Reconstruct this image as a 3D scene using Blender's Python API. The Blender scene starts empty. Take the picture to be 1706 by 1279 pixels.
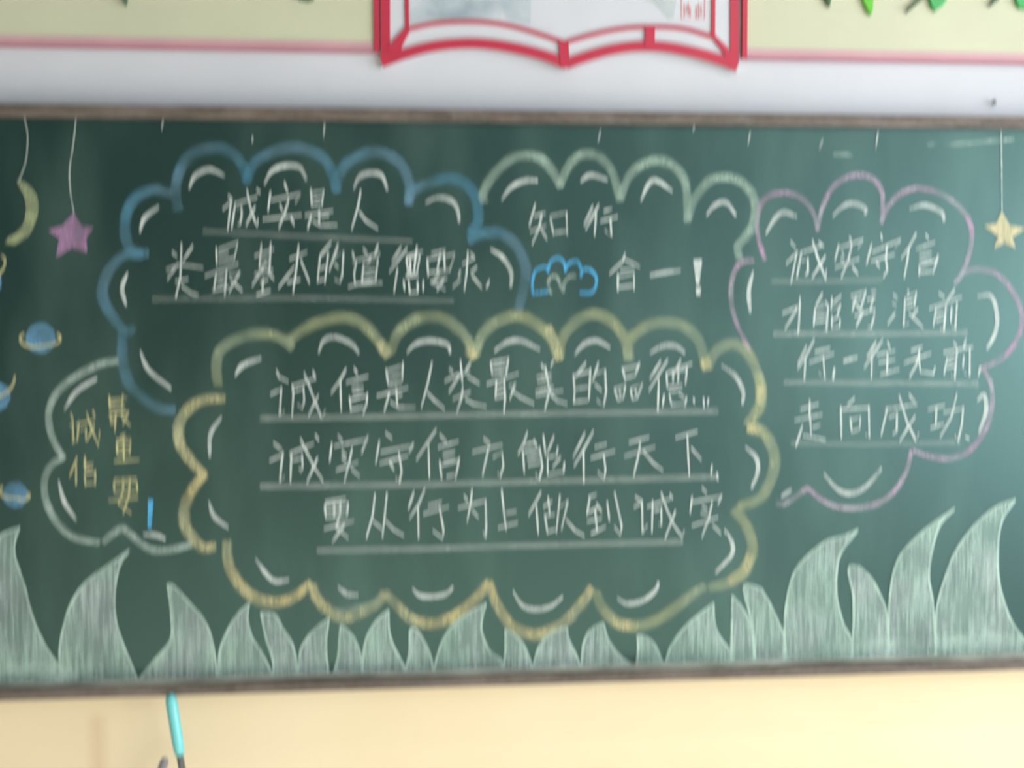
# Classroom wall with a long green chalkboard covered in a chalk drawing about honesty.
import bpy, bmesh, math, random
from mathutils import Vector, Matrix
random.seed(7)
S = bpy.context.scene
COL = S.collection

# ------------------------------------------------------------------ camera
IMG_W, IMG_H, F_PX = 1706.0, 1279.0, 1800.0
YAW, PITCH, ROLL = math.radians(4.7), math.radians(3.0), math.radians(-0.2)
CAM = Vector((0.0, -2.353, 1.66))
_fw = Vector((math.sin(YAW) * math.cos(PITCH), math.cos(YAW) * math.cos(PITCH), -math.sin(PITCH)))
_r0 = Vector((math.cos(YAW), -math.sin(YAW), 0.0))
_u0 = _r0.cross(_fw)
RIGHT = _r0 * math.cos(ROLL) + _u0 * math.sin(ROLL)
UP = _u0 * math.cos(ROLL) - _r0 * math.sin(ROLL)
cd = bpy.data.cameras.new('camera')
cd.sensor_fit = 'HORIZONTAL'; cd.sensor_width = 36.0; cd.lens = 36.0 * F_PX / IMG_W
cd.clip_start = 0.05; cd.clip_end = 60
cam = bpy.data.objects.new('camera', cd); COL.objects.link(cam)
cam.matrix_world = Matrix(((RIGHT.x, UP.x, -_fw.x, CAM.x), (RIGHT.y, UP.y, -_fw.y, CAM.y),
                           (RIGHT.z, UP.z, -_fw.z, CAM.z), (0, 0, 0, 1)))
cd.dof.use_dof = True                      # the photo is soft: the lens is not focused on the board
cd.dof.focus_distance = 8.0
cd.dof.aperture_fstop = 1.45
cd.dof.aperture_ratio = 5.0
S.camera = cam

# ------------------------------------------------------------------ view, world, lights
S.view_settings.view_transform = 'Standard'; S.view_settings.look = 'None'
S.view_settings.exposure = 0.0; S.view_settings.gamma = 1.0
S.view_settings.use_curve_mapping = False
wd = bpy.data.worlds.new('sky'); S.world = wd; wd.use_nodes = True
bg = wd.node_tree.nodes['Background']; bg.inputs[0].default_value = (0.75, 0.87, 1.0, 1); bg.inputs[1].default_value = 0.3

def area(name, loc, target, sx, sy, power, rgb):
    d = bpy.data.lights.new(name, 'AREA'); d.shape = 'RECTANGLE'; d.size = sx; d.size_y = sy
    d.energy = power; d.color = rgb
    o = bpy.data.objects.new(name, d); COL.objects.link(o); o.location = loc
    o.rotation_euler = (Vector(target) - Vector(loc)).to_track_quat('-Z', 'Z').to_euler()
    return o
ROOM_L, ROOM_R, ROOM_B, CEIL, WALL_Y = -4.2, 3.5, -7.0, 3.3, 0.035
WINS = [(-2.7, -0.7), (-4.9, -2.9), (-6.8, -5.1)]         # y ranges of the right wall's windows
WZ0, WZ1 = 0.60, 2.75
for a, b in WINS: area('window_daylight', (ROOM_R + 0.2, (a + b) / 2, 1.68), (0, (a + b) / 2, 1.68), b - a, 2.15, 138, (0.90, 0.96, 1.0))
sd = bpy.data.lights.new('sunlight', 'SUN'); sd.energy = 32.0; sd.angle = math.radians(.6); sd.color = (1.0, .95, .84)
so = bpy.data.objects.new('sunlight', sd); COL.objects.link(so); so.location = (6, -1, 4)
so.rotation_euler = Vector((-.90, -.08, -.40)).to_track_quat('-Z', 'Z').to_euler()
ADDED_TUBES = [(1.5, -1.1), (1.5, -3.6)]  # lamps out of view, added for light from above and the ledge shadow
for tx, ty in ADDED_TUBES: area('added_top_light', (tx, ty, 3.0), (tx, ty, 0), 1.2, 0.12, 13, (1.0, 0.98, 0.93))

# ------------------------------------------------------------------ helpers
def P(px, py, y=0.0):
    """Where the line of sight through photo pixel (px, py) meets the upright plane at depth y."""
    v = RIGHT * ((px - IMG_W / 2) / F_PX) - UP * ((py - IMG_H / 2) / F_PX) + _fw
    return CAM + v * ((y - CAM.y) / v.y)

def mesh_obj(name, bm, mat, parent=None):
    me = bpy.data.meshes.new(name); bm.normal_update(); bm.to_mesh(me); bm.free()
    for m in (mat if isinstance(mat, (list, tuple)) else [mat]): me.materials.append(m)
    o = bpy.data.objects.new(name, me); COL.objects.link(o)
    if parent is not None: o.parent = parent; o.matrix_parent_inverse = parent.matrix_world.inverted()
    return o
def empty(name, loc):
    o = bpy.data.objects.new(name, None); COL.objects.link(o); o.location = loc; o.empty_display_size = .1
    o.matrix_world = Matrix.Translation(Vector(loc))
    return o
def tag(o, label=None, cat=None, group=None, kind=None):
    if label: o['label'] = label
    if cat: o['category'] = cat
    if group: o['group'] = group
    if kind: o['kind'] = kind
    return o
def add_box(bm, x0, x1, y0, y1, z0, z1, bev=0.0, mi=0):
    r = bmesh.ops.create_cube(bm, size=1.0)
    for v in r['verts']:
        v.co = Vector((x0 + (v.co.x + .5) * (x1 - x0), y0 + (v.co.y + .5) * (y1 - y0), z0 + (v.co.z + .5) * (z1 - z0)))
    if bev:
        es = list({e for v in r['verts'] for e in v.link_edges})
        bmesh.ops.bevel(bm, geom=es, offset=bev, segments=2, affect='EDGES', profile=.6)
    return bm
def box(*a, **k): return add_box(bmesh.new(), *a, **k)
def prism(bm, pts, y_front, y_back, mi=0):
    """Solid with the outline pts (world x, z), from y_front (towards the room) to y_back."""
    f = [bm.verts.new((x, y_front, z)) for x, z in pts]
    b = [bm.verts.new((x, y_back, z)) for x, z in pts]
    a = sum(pts[i][0] * pts[(i + 1) % len(pts)][1] - pts[(i + 1) % len(pts)][0] * pts[i][1] for i in range(len(pts)))
    if a < 0: f.reverse(); b.reverse()
    n = len(f)
    fs = [bm.faces.new(f), bm.faces.new(list(reversed(b)))]
    for i in range(n): fs.append(bm.faces.new((f[(i + 1) % n], f[i], b[i], b[(i + 1) % n])))
    for q in fs: q.material_index = mi
    return bm
def xz(pts, y): return [(p.x, p.z) for p in (P(a, b, y) for a, b in pts)]
def lathe(bm, prof, base, axis, n=20):
    axis = Vector(axis).normalized(); a = axis.orthogonal().normalized(); b = axis.cross(a)
    rings = []
    for r, h in prof:
        c = Vector(base) + axis * h
        rings.append([bm.verts.new(c + (a * math.cos(2 * math.pi * i / n) + b * math.sin(2 * math.pi * i / n)) * max(r, 1e-4)) for i in range(n)])
    for q, s in zip(rings, rings[1:]):
        for i in range(n): bm.faces.new((q[i], q[(i + 1) % n], s[(i + 1) % n], s[i])).smooth = True
    bm.faces.new(list(reversed(rings[0]))); bm.faces.new(rings[-1])
    return bm
def smooth(pts, n=6):
    """Catmull-Rom through the points."""
    if len(pts) < 3: return list(pts)
    out = []
    q = [(2 * pts[0][0] - pts[1][0], 2 * pts[0][1] - pts[1][1])] + list(pts) + [(2 * pts[-1][0] - pts[-2][0], 2 * pts[-1][1] - pts[-2][1])]
    for i in range(1, len(q) - 2):
        p0, p1, p2, p3 = q[i - 1], q[i], q[i + 1], q[i + 2]
        for k in range(n):
            t = k / n
            out.append(tuple(.5 * (2 * p1[c] + (p2[c] - p0[c]) * t + (2 * p0[c] - 5 * p1[c] + 4 * p2[c] - p3[c]) * t * t
                                   + (3 * p1[c] - p0[c] - 3 * p2[c] + p3[c]) * t ** 3) for c in (0, 1)))
    out.append(tuple(pts[-1])); return out

# ------------------------------------------------------------------ materials
def nodes(name):
    m = bpy.data.materials.new(name); m.use_nodes = True
    nt = m.node_tree
    return m, nt, nt.nodes['Principled BSDF'], nt.nodes['Material Output']
def N(nt, t, **k):
    n = nt.nodes.new(t)
    for a, b in k.items(): setattr(n, a, b)
    return n
def noise_of(nt, scale, stretch=(1, 1, 1), detail=3.0):
    g = N(nt, 'ShaderNodeNewGeometry'); mp = N(nt, 'ShaderNodeMapping'); mp.inputs['Scale'].default_value = stretch
    nz = N(nt, 'ShaderNodeTexNoise'); nz.inputs['Scale'].default_value = scale; nz.inputs['Detail'].default_value = detail
    nt.links.new(g.outputs['Position'], mp.inputs[0]); nt.links.new(mp.outputs[0], nz.inputs['Vector'])
    return nz.outputs['Fac']
def rng(nt, sock, a, b, c=0.0, d=1.0):
    r = N(nt, 'ShaderNodeMapRange'); r.inputs[1].default_value = a; r.inputs[2].default_value = b
    r.inputs[3].default_value = c; r.inputs[4].default_value = d
    nt.links.new(sock, r.inputs[0]); return r.outputs[0]
def math2(nt, op, a, b):
    n = N(nt, 'ShaderNodeMath', operation=op)
    for i, s in enumerate((a, b)):
        if isinstance(s, (int, float)): n.inputs[i].default_value = s
        else: nt.links.new(s, n.inputs[i])
    return n.outputs[0]
def mixc(nt, fac, a, b):
    n = N(nt, 'ShaderNodeMix', data_type='RGBA')
    for i, s in ((0, fac), (6, a), (7, b)):
        if isinstance(s, (int, float)): n.inputs[i].default_value = s
        elif isinstance(s, tuple): n.inputs[i].default_value = s + (1.0,) if len(s) == 3 else s
        else: nt.links.new(s, n.inputs[i])
    return n.outputs[2]
def plain(name, rgb, rough=.6, spec=.3, metal=0.0, var=.06, scale=12, bump=0.0):
    m, nt, b, _ = nodes(name)
    f = noise_of(nt, scale)
    nt.links.new(mixc(nt, rng(nt, f, .3, .7), tuple(c * (1 - var) for c in rgb), tuple(min(1, c * (1 + var)) for c in rgb)), b.inputs['Base Color'])
    b.inputs['Roughness'].default_value = rough; b.inputs['Specular IOR Level'].default_value = spec; b.inputs['Metallic'].default_value = metal
    if bump:
        bp = N(nt, 'ShaderNodeBump'); bp.inputs['Strength'].default_value = bump; bp.inputs['Distance'].default_value = .004
        nt.links.new(noise_of(nt, scale * 3), bp.inputs['Height']); nt.links.new(bp.outputs[0], b.inputs['Normal'])
    return m
def chalk(name, rgb, cover, streak=None, blotch=.35, rgb2=None):
    """Chalk rubbed on the board: dry, grainy, thinner at the rim of a broad stroke; the board shows through."""
    m, nt, b, out = nodes(name)
    b.inputs['Roughness'].default_value = .95; b.inputs['Specular IOR Level'].default_value = .05
    slow = noise_of(nt, 7, (1, 1, 1), 3.0)
    nt.links.new(mixc(nt, rng(nt, slow, .40, .60), rgb, rgb2 or rgb), b.inputs['Base Color'])
    fine = noise_of(nt, 420, (1, 1, 1), 2.0)
    big = noise_of(nt, 22, streak or (1, 1, 1), 3.0)
    a = rng(nt, fine, .25, .75, .45, 1.0)
    c = rng(nt, big, .32, .68, 1 - blotch, 1 + blotch * .6)
    d = rng(nt, noise_of(nt, 11, (1, 1, .7), 2.0), .35, .65, 1 - blotch * .6, 1 + blotch * .4)
    f = math2(nt, 'MULTIPLY', math2(nt, 'MULTIPLY', a, c), math2(nt, 'MULTIPLY', d, cover))
    at = N(nt, 'ShaderNodeAttribute', attribute_name='rim')            # 0 in the middle of a stroke, 1 at its rim
    f = math2(nt, 'MULTIPLY', f, rng(nt, at.outputs['Fac'], 0, 1, 1, .12))
    f = math2(nt, 'MINIMUM', f, 0.97)
    tr = N(nt, 'ShaderNodeBsdfTransparent'); mx = N(nt, 'ShaderNodeMixShader')
    nt.links.new(f, mx.inputs[0]); nt.links.new(tr.outputs[0], mx.inputs[1]); nt.links.new(b.outputs[0], mx.inputs[2])
    nt.links.new(mx.outputs[0], out.inputs['Surface'])
    return m

def wall_material():
    m, nt, b, _ = nodes('painted_plaster')
    g = N(nt, 'ShaderNodeNewGeometry'); sp = N(nt, 'ShaderNodeSeparateXYZ'); nt.links.new(g.outputs['Position'], sp.inputs[0])
    low = math2(nt, 'LESS_THAN', sp.outputs['Z'], 1.2)                     # cream dado paint, whitewash above
    n1 = noise_of(nt, 2.5, (1, 1, 1), 4)
    white = mixc(nt, rng(nt, n1, .3, .7), (.465, .48, .525), (.51, .525, .57))
    cream = mixc(nt, rng(nt, n1, .3, .7), (.80, .66, .44), (.83, .70, .49))
    # a soft brownish vertical line on the cream paint under the board
    dx = math2(nt, 'ABSOLUTE', math2(nt, 'SUBTRACT', sp.outputs['X'], LINE_X), 0.0)
    vline = math2(nt, 'MULTIPLY', rng(nt, dx, 0, .03, 1, 0), rng(nt, sp.outputs['Z'], .80, .83, 1, 0))
    vline = math2(nt, 'MULTIPLY', vline, .35)
    cream = mixc(nt, vline, cream, (.55, .36, .2))
    nt.links.new(mixc(nt, low, white, cream), b.inputs['Base Color'])
    b.inputs['Roughness'].default_value = .8; b.inputs['Specular IOR Level'].default_value = .25
    bp = N(nt, 'ShaderNodeBump'); bp.inputs['Strength'].default_value = .15; bp.inputs['Distance'].default_value = .002
    nt.links.new(noise_of(nt, 60), bp.inputs['Height']); nt.links.new(bp.outputs[0], b.inputs['Normal'])
    return m
LINE_X = P(163, 1240, WALL_Y).x
def board_material():
    m, nt, b, _ = nodes('green_board_enamel')
    wipe = noise_of(nt, 3.0, (1.6, 1, .55), 5)
    fine = noise_of(nt, 260, (1, 1, 1), 2)
    d = math2(nt, 'MULTIPLY', rng(nt, wipe, .46, .70), .085)
    d = math2(nt, 'ADD', d, rng(nt, fine, .4, .7, 0, .02))
    nt.links.new(mixc(nt, d, (.003, .013, .011), (.28, .45, .39)), b.inputs['Base Color'])
    b.inputs['Roughness'].default_value = .40; b.inputs['Specular IOR Level'].default_value = 1.0; b.inputs['Specular Tint'].default_value = (.57, 1.0, .95, 1)
    return m
def frame_material():
    m, nt, b, _ = nodes('worn_brown_frame')
    n1 = noise_of(nt, 9, (1, 1, 6), 4); n2 = noise_of(nt, 180, (.3, 1, 1), 2)
    c = mixc(nt, rng(nt, n1, .35, .7), (.058, .042, .031), (.135, .105, .088))
    nt.links.new(mixc(nt, rng(nt, n2, .45, .8, 0, .35), c, (.27, .25, .24)), b.inputs['Base Color'])
    b.inputs['Roughness'].default_value = .55
    return m
def ink_material():
    m, nt, b, _ = nodes('ink_wash_print')
    n1 = noise_of(nt, 13, (1, 1, 1.6), 5)
    g = N(nt, 'ShaderNodeNewGeometry'); sp = N(nt, 'ShaderNodeSeparateXYZ'); nt.links.new(g.outputs['Position'], sp.inputs[0])
    nt.links.new(mixc(nt, rng(nt, n1, .30, .66), (.25, .31, .35), (.48, .52, .57)), b.inputs['Base Color'])
    b.inputs['Roughness'].default_value = .35
    return m
M = {}
M['wall'] = wall_material(); M['board'] = board_material(); M['frame'] = frame_material(); M['ink'] = ink_material()
M['ink_pale'] = plain('pale_ink_wash', (.40, .43, .45), .35, var=.12)
M['side_wall'] = plain('side_wall_paint', (.22, .24, .25), .8); M['ceiling'] = plain('ceiling_paint', (.26, .27, .28), .9)
M['floor'] = plain('floor_terrazzo', (.62, .60, .54), .45, var=.12, scale=40)
M['win_frame'] = plain('window_frame_white', (.75, .75, .75), .4)
M['banner'] = plain('banner_pale_yellow', (.46, .47, .345), .45, .4, var=.03, scale=5, bump=.05)
M['banner_pink'] = plain('banner_pink_edge', (.47, .28, .31), .45, .4, var=.05)
M['banner_dark'] = plain('banner_rose_lip', (.36, .13, .17), .45, .4, var=.05)
M['red'] = plain('red_acrylic', (.41, .028, .058), .35, .4, var=.04)
M['sign_white'] = plain('sign_white_acrylic', (.50, .515, .56), .3, .4, var=.02)
M['seal'] = plain('seal_faded_red', (.55, .24, .26), .5)
M['green'] = plain('green_foam', (.05, .33, .10), .5, .4); M['bright_green'] = plain('bright_green_foam', (.10, .40, .03), .5, .4)
M['dark_green'] = plain('dark_green_foam', (.05, .11, .06), .5)
M['leaf_white'] = plain('banner_white_foam', (.72, .76, .66), .5)
M['nail'] = plain('nail_steel', (.12, .12, .12), .4, metal=.6)
M['teal'] = plain('teal_plastic', (.16, .55, .56), .3, .5); M['steel'] = plain('steel_tube', (.45, .44, .45), .3, metal=.8)
M['grey'] = plain('grey_plastic', (.27, .25, .27), .45); M['bristle'] = plain('broom_bristle', (.1, .3, .32), .8)
M['mop'] = plain('mop_cotton', (.6, .58, .52), .95); M['lamp'] = plain('added_lamp_housing', (.8, .8, .8), .4); M['front'] = plain('front_wall_paint', (.07, .09, .09), .8)
WHITE = (.64, .71, .69)
M['c_text'] = chalk('white_chalk_stroke', WHITE, 1.0, blotch=.25)
M['c_hi'] = chalk('white_chalk_accent', WHITE, .85)
M['c_under'] = chalk('white_chalk_underline', WHITE, .33, (4, 1, 1))
M['c_under_faint'] = chalk('white_chalk_faint_underline', WHITE, .19, (4, 1, 1))
M['c_blue'] = chalk('blue_chalk', (.10, .30, .44), .50, blotch=.5, rgb2=(.16, .30, .40))
M['c_bright_blue'] = chalk('bright_blue_chalk', (.10, .45, .80), .9)
M['c_sage'] = chalk('sage_chalk', (.46, .62, .52), .50, blotch=.45)
M['c_grey'] = chalk('grey_chalk', (.56, .70, .64), .52, blotch=.4)
M['c_pink'] = chalk('pink_chalk', (.62, .37, .58), .55, blotch=.6, rgb2=(.52, .50, .57))
M['c_olive'] = chalk('olive_chalk', (.42, .51, .36), .47, blotch=.45, rgb2=(.50, .54, .30))
M['c_yellow'] = chalk('yellow_chalk', (.72, .63, .32), .60, (2, 1, .5), blotch=.55, rgb2=(.56, .58, .36))
M['c_yellow_text'] = chalk('yellow_chalk_stroke', (.62, .60, .32), .85)
M['c_star_pink'] = chalk('violet_chalk_fill', (.46, .26, .46), .7, (3, 1, .4))
M['c_star_yellow'] = chalk('gold_chalk_fill', (.85, .74, .44), .75, (3, 1, .4))
M['c_moon'] = chalk('moon_chalk_fill', (.46, .52, .30), .6)
M['c_planet'] = chalk('planet_chalk_fill', (.16, .36, .56), .7)
M['c_grass'] = chalk('grass_chalk_fill', (.58, .80, .70), .50, (6, 1, .4), blotch=.45, rgb2=(.62, .74, .72))
M['c_edge'] = chalk('grass_chalk_edge', (.64, .84, .75), .62)
M['c_dust'] = chalk('chalk_dust', (.62, .80, .72), .34, (2, 1, 2), blotch=.9)
M['c_line'] = chalk('thin_chalk_line', WHITE, .6)
M['ledge_dust'] = plain('ledge_chalk_dust', (.42, .42, .37), .95, .05, var=.35, scale=14)

# ------------------------------------------------------------------ the room
def struct(name, bm, mat, parent=None):
    o = mesh_obj(name, bm, mat, parent); o['kind'] = 'structure'; return o
struct('wall_back', box(ROOM_L - .1, ROOM_R + .25, WALL_Y, WALL_Y + .2, 0, CEIL), M['wall'])
struct('floor', box(ROOM_L - .1, ROOM_R + .25, ROOM_B - .1, WALL_Y + .2, -.15, 0), M['floor'])
struct('ceiling', box(ROOM_L - .1, ROOM_R + .25, ROOM_B - .1, WALL_Y + .2, CEIL, CEIL + .15), M['ceiling'])
struct('wall_left', box(ROOM_L - .15, ROOM_L, ROOM_B, WALL_Y, 0, CEIL), M['side_wall'])
struct('wall_front', box(ROOM_L, ROOM_R, ROOM_B - .15, ROOM_B, 0, CEIL), M['front'])
bm = bmesh.new(); ys = [ROOM_B] + [v for w in sorted(WINS) for v in w] + [WALL_Y]
for i in range(0, len(ys), 2): add_box(bm, ROOM_R, ROOM_R + .15, ys[i], ys[i + 1], 0, CEIL)
for a, b_ in WINS: add_box(bm, ROOM_R, ROOM_R + .15, a, b_, 0, WZ0); add_box(bm, ROOM_R, ROOM_R + .15, a, b_, WZ1, CEIL)
struct('wall_right', bm, M['side_wall'])
for k, (a, b_) in enumerate(WINS):
    bm = bmesh.new()
    for y0, y1, z0, z1 in ((a, b_, WZ0, WZ0 + .05), (a, b_, WZ1 - .05, WZ1), (a, a + .05, WZ0, WZ1), (b_ - .05, b_, WZ0, WZ1),
                           ((a + b_) / 2 - .03, (a + b_) / 2 + .03, WZ0, WZ1), (a, b_, 2.2, 2.25)):
        add_box(bm, ROOM_R + .05, ROOM_R + .1, y0, y1, z0, z1)
    struct('window_%d' % (k + 1), bm, M['win_frame'])
for k, (tx, ty) in enumerate(ADDED_TUBES):
    o = empty('added_ceiling_lamp', (tx, ty, CEIL))  # unseen fixture built around the added top light
    tag(o, 'added out-of-view ceiling lamp for top light, hanging %s the right half of the chalkboard' % ('close to', 'farther back from')[k], 'lamp', 'added ceiling lamps')
    mesh_obj('housing', box(tx - .62, tx + .62, ty - .08, ty + .08, 3.01, 3.06, .008), M['lamp'], o)
    for q in (-.4, .4): mesh_obj('hanger', box(tx + q - .01, tx + q + .01, ty - .01, ty + .01, 3.05, CEIL), M['lamp'], o)

# ------------------------------------------------------------------ the chalkboard
Z_TOP_OUT, Z_TOP_IN, Z_BOT_IN, Z_BOT_OUT = CAM.z + .4665, CAM.z + .4395, CAM.z - .7700, CAM.z - .7945
BX0, BX1 = -1.95, 2.15
board = empty('chalkboard', (0, WALL_Y, Z_BOT_OUT))
tag(board, 'long green chalkboard in a brown frame, covered with coloured chalk clouds and writing', 'chalkboard')
mesh_obj('writing_surface', box(BX0, BX1, 0, WALL_Y, Z_BOT_IN - .004, Z_TOP_IN + .004), M['board'], board)
tag(mesh_obj('frame_rail', box(BX0 - .025, BX1 + .025, -.014, WALL_Y, Z_TOP_IN, Z_TOP_OUT, .004), M['frame'], board), 'brown top frame rail')
LEDGE = .045                                   # the bottom rail sticks out as a shallow chalk ledge
LZ1, LZ0 = CAM.z - .7705 * (2.353 - LEDGE) / 2.353, CAM.z - .7950 * (2.353 - LEDGE) / 2.353
tag(mesh_obj('frame_rail', box(BX0 - .025, BX1 + .025, -LEDGE, WALL_Y, LZ0, LZ1, .004), M['frame'], board), 'brown bottom frame rail dusted with chalk')
bm = bmesh.new(); xs = [BX0 + k * (BX1 - BX0) / 90 for k in range(91)]
fr = [-.030 - .010 * math.sin(k * .37) * math.sin(k * .11 + 1) - random.uniform(0, .003) for k in range(91)]
lo = [bm.verts.new((x, f, LZ1 + .0004)) for x, f in zip(xs, fr)]; hi = [bm.verts.new((x, 0, LZ1 + .0022)) for x in xs]
for k in range(90): bm.faces.new((lo[k], lo[k + 1], hi[k + 1], hi[k]))
tag(mesh_obj('chalk_dust', bm, M['ledge_dust'], board), 'pale chalk dust lying along the bottom ledge')
for x in (BX0 - .025, BX1): tag(mesh_obj('frame_rail', box(x, x + .025, -.014, WALL_Y, LZ1, Z_TOP_OUT, .004), M['frame'], board), 'brown side frame rail')

LAYER = [0]
def depth():
    LAYER[0] += 1
    return -.0003 - .0000035 * LAYER[0]
def ribbon(bm, pts, w, taper=(1, 1), curve=True, jit=.08):
    """One chalk stroke along photo points pts, w pixels wide, lying on the board."""
    q = smooth(pts, 7) if curve else list(pts)
    if len(q) == 2: q = [q[0], ((q[0][0] + q[1][0]) / 2, (q[0][1] + q[1][1]) / 2), q[1]]
    y = depth(); n = len(q); L = []
    rim = bm.verts.layers.float.get('rim') or bm.verts.layers.float.new('rim')
    for i, p in enumerate(q):
        a = q[max(0, i - 1)]; b = q[min(n - 1, i + 1)]
        dx, dy = b[0] - a[0], b[1] - a[1]; l = math.hypot(dx, dy) or 1
        t = i / (n - 1); s = (taper[0] + (1 - taper[0]) * min(1, t * 3)) * (taper[1] + (1 - taper[1]) * min(1, (1 - t) * 3))
        h = w / 2 * s * (1 + random.uniform(-jit, jit))
        rows = (-1, -.55, .55, 1) if w >= 8 else (-1, 1)
        ring = [bm.verts.new(P(p[0] - dy / l * h * k, p[1] + dx / l * h * k, y)) for k in rows]
        if w >= 8:
            ring[0][rim] = ring[-1][rim] = 1.0
        L.append(ring)
    for u, v in zip(L, L[1:]):
        for k in range(len(u) - 1): bm.faces.new((u[k], v[k], v[k + 1], u[k + 1]))
def patch(bm, pts):
    y = depth(); vs = [bm.verts.new(P(a, b, y)) for a, b in pts]
    f = bm.faces.new(vs); f.normal_update(); bmesh.ops.triangulate(bm, faces=[f])
class Crop:
    def __init__(s, ox, oy, k): s.o = (ox, oy, k)
    def __call__(s, *pts): return [(s.o[0] + a * s.o[2], s.o[1] + b * s.o[2]) for a, b in pts]
def strokes(crop, txt):
    """'x,y x,y; x,y ...' -> list of stroke polylines in photo pixels."""
    out = []
    for part in txt.split(';'):
        p = [tuple(float(v) for v in t.split(',')) for t in part.split()]
        if p: out.append(crop(*p))
    return out
A4 = Crop(260, 300, .17585); A5 = Crop(540, 300, .18757); A6 = Crop(860, 320, .19930); A7 = Crop(1280, 380, .21102); A8 = Crop(1290, 560, .21688)
B1 = Crop(430, 590, .14654); B2 = Crop(680, 590, .15826); B3 = Crop(940, 590, .16413); B4 = Crop(430, 700, .15826); B5 = Crop(690, 700, .15826)
B6 = Crop(940, 700, .16413); B7 = Crop(520, 810, .1993); B8 = Crop(860, 810, .22274)
C1 = Crop(140, 220, .2346); C2 = Crop(500, 220, .2346); C3 = Crop(860, 220, .2346); C4 = Crop(1200, 220, .29712); C5 = Crop(1200, 560, .29712)
C6 = Crop(60, 560, .31274); C7 = Crop(340, 500, .29308); C8 = Crop(800, 500, .29308)
D1 = Crop(280, 820, .2346); D2 = Crop(640, 900, .23447); D3 = Crop(960, 820, .2346); D4 = Crop(0, 860, .2346); D5 = Crop(340, 960, .23447); D7 = Crop(1306, 820, .2346)
Z1 = Crop(0, 180, .23456); Z2 = Crop(0, 480, .18762); Z3 = Crop(40, 620, .23456); Z4 = Crop(0, 620, .1877); PX = Crop(0, 0, 1)

def cloud(label, arcs, w, mat):
    bm = bmesh.new()
    for crop, t in arcs:
        for s in strokes(crop, t): ribbon(bm, s, w, (.85, .85))
    return tag(mesh_obj('chalk_cloud', bm, mat, board), label)
def accents(parent, items):
    for crop, t in items:
        for s in strokes(crop, t):
            bm = bmesh.new(); ribbon(bm, s, 7.0, (.35, .6)); tag(mesh_obj('chalk_highlight', bm, M['c_hi'], parent), 'short white curved chalk accent')
def underline(parent, pts, w=10, mat='c_under'):
    bm = bmesh.new(); ribbon(bm, pts, w, curve=False); tag(mesh_obj('chalk_underline', bm, M[mat], parent), 'broad pale chalk underline')
def character(parent, crop, ch, txt, w=4.2, mat='c_text', colour='white'):
    bm = bmesh.new()
    for s in strokes(crop, txt): ribbon(bm, s, w * .8, (.8, .65), curve=False)
    tag(mesh_obj('chalk_character', bm, M[mat], parent), '%s chalk character %s' % (colour, ch))

# --- blue cloud, upper left
blue = cloud('large blue chalk cloud outline at the upper left of the board', [
    (C1, '670,560 650,400 690,250 780,150 920,110 1040,140 1110,210 1160,340; 1150,370 1200,230 1300,160 1440,110 1560,120 1690,180 1750,260 1800,430'),
    (C2, '250,420 280,300 360,200 520,140 660,180 740,270 780,400 770,520; 760,500 800,420 900,370 1050,330 1160,360 1230,430 1260,520 1260,640 1200,720'),
    (C2, '1190,770 1300,720 1420,720 1530,800 1600,950 1590,1100 1550,1260'),
    (C1, '620,440 500,410 390,450 310,550 290,680 310,800 360,860 460,865'),
    (C1, '420,865 300,870 190,960 130,1100 140,1200 200,1310 270,1390 360,1420'),
    (Z2, '1090,360 1085,500 1090,650 1140,830 1250,960 1400,1060 1560,1085')], 22, M['c_blue'])
accents(blue, [(C1, '745,400 790,310 890,265 1000,310; 1280,370 1330,280 1420,240 1530,250 1580,340; 395,710 430,610 530,530; 310,1000 270,1110 300,1230'),
               (C2, '380,400 420,320 500,290 580,310 620,410; 890,500 980,465 1080,490 1120,560 1130,640; 1350,830 1440,890 1500,1000 1495,1100'),
               (C6, '555,80 600,180 720,280')])
character(blue, A4, '诚', '680,145 725,190; 630,280 712,200 712,190 678,475; 750,225 960,160; 752,215 715,460; 765,262 808,245 812,330 795,415 770,420; 860,90 890,250 930,370 960,440 966,370; 940,250 850,430; 950,90 990,120')
character(blue, A4, '实', '1215,20 1248,115; 1085,110 1060,295; 1090,190 1370,130 1318,215; 1170,230 1200,295; 1010,372 1380,330; 1258,180 1220,310 1162,455; 1270,335 1310,425')
character(blue, A4, '是', '1466,85 1475,245; 1470,125 1588,100 1570,245; 1475,180 1575,165; 1475,238 1570,220; 1410,335 1680,290; 1545,275 1545,435; 1550,345 1640,335; 1470,340 1435,465; 1480,385 1560,430 1720,425')
character(blue, A5, '人', '326,90 300,240 243,440; 312,280 370,360 480,435')
underline(blue, [(338, 385), (540, 395), (688, 402)], 9, 'c_under_faint')
character(blue, A4, '类', '150,680 200,720; 350,620 250,770; 95,850 220,800 450,830; 240,600 235,800 230,930 185,1115; 210,790 105,940; 180,960 310,935; 240,1000 330,1070 400,1090')
character(blue, A4, '最', '570,640 575,805; 590,660 775,590 738,755; 590,710 690,680; 590,780 740,735; 460,910 780,790; 570,890 548,1045; 668,855 650,1090; 580,930 650,900; 580,990 650,960; 530,1050 690,1010; 690,900 795,870 690,1060; 700,940 820,1050')
character(blue, A4, '基', '930,720 1120,650; 998,605 978,835; 1086,595 1075,865; 985,760 1075,740; 985,820 1075,800; 930,890 1110,850; 1040,785 910,1000; 1060,870 1120,940; 985,970 1065,935; 1015,930 1008,1055; 950,1085 1085,1045')
character(blue, A4, '本', '1260,750 1430,680; 1352,612 1330,830 1298,1065; 1310,820 1158,1020; 1370,755 1455,975; 1240,970 1370,940')
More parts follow.
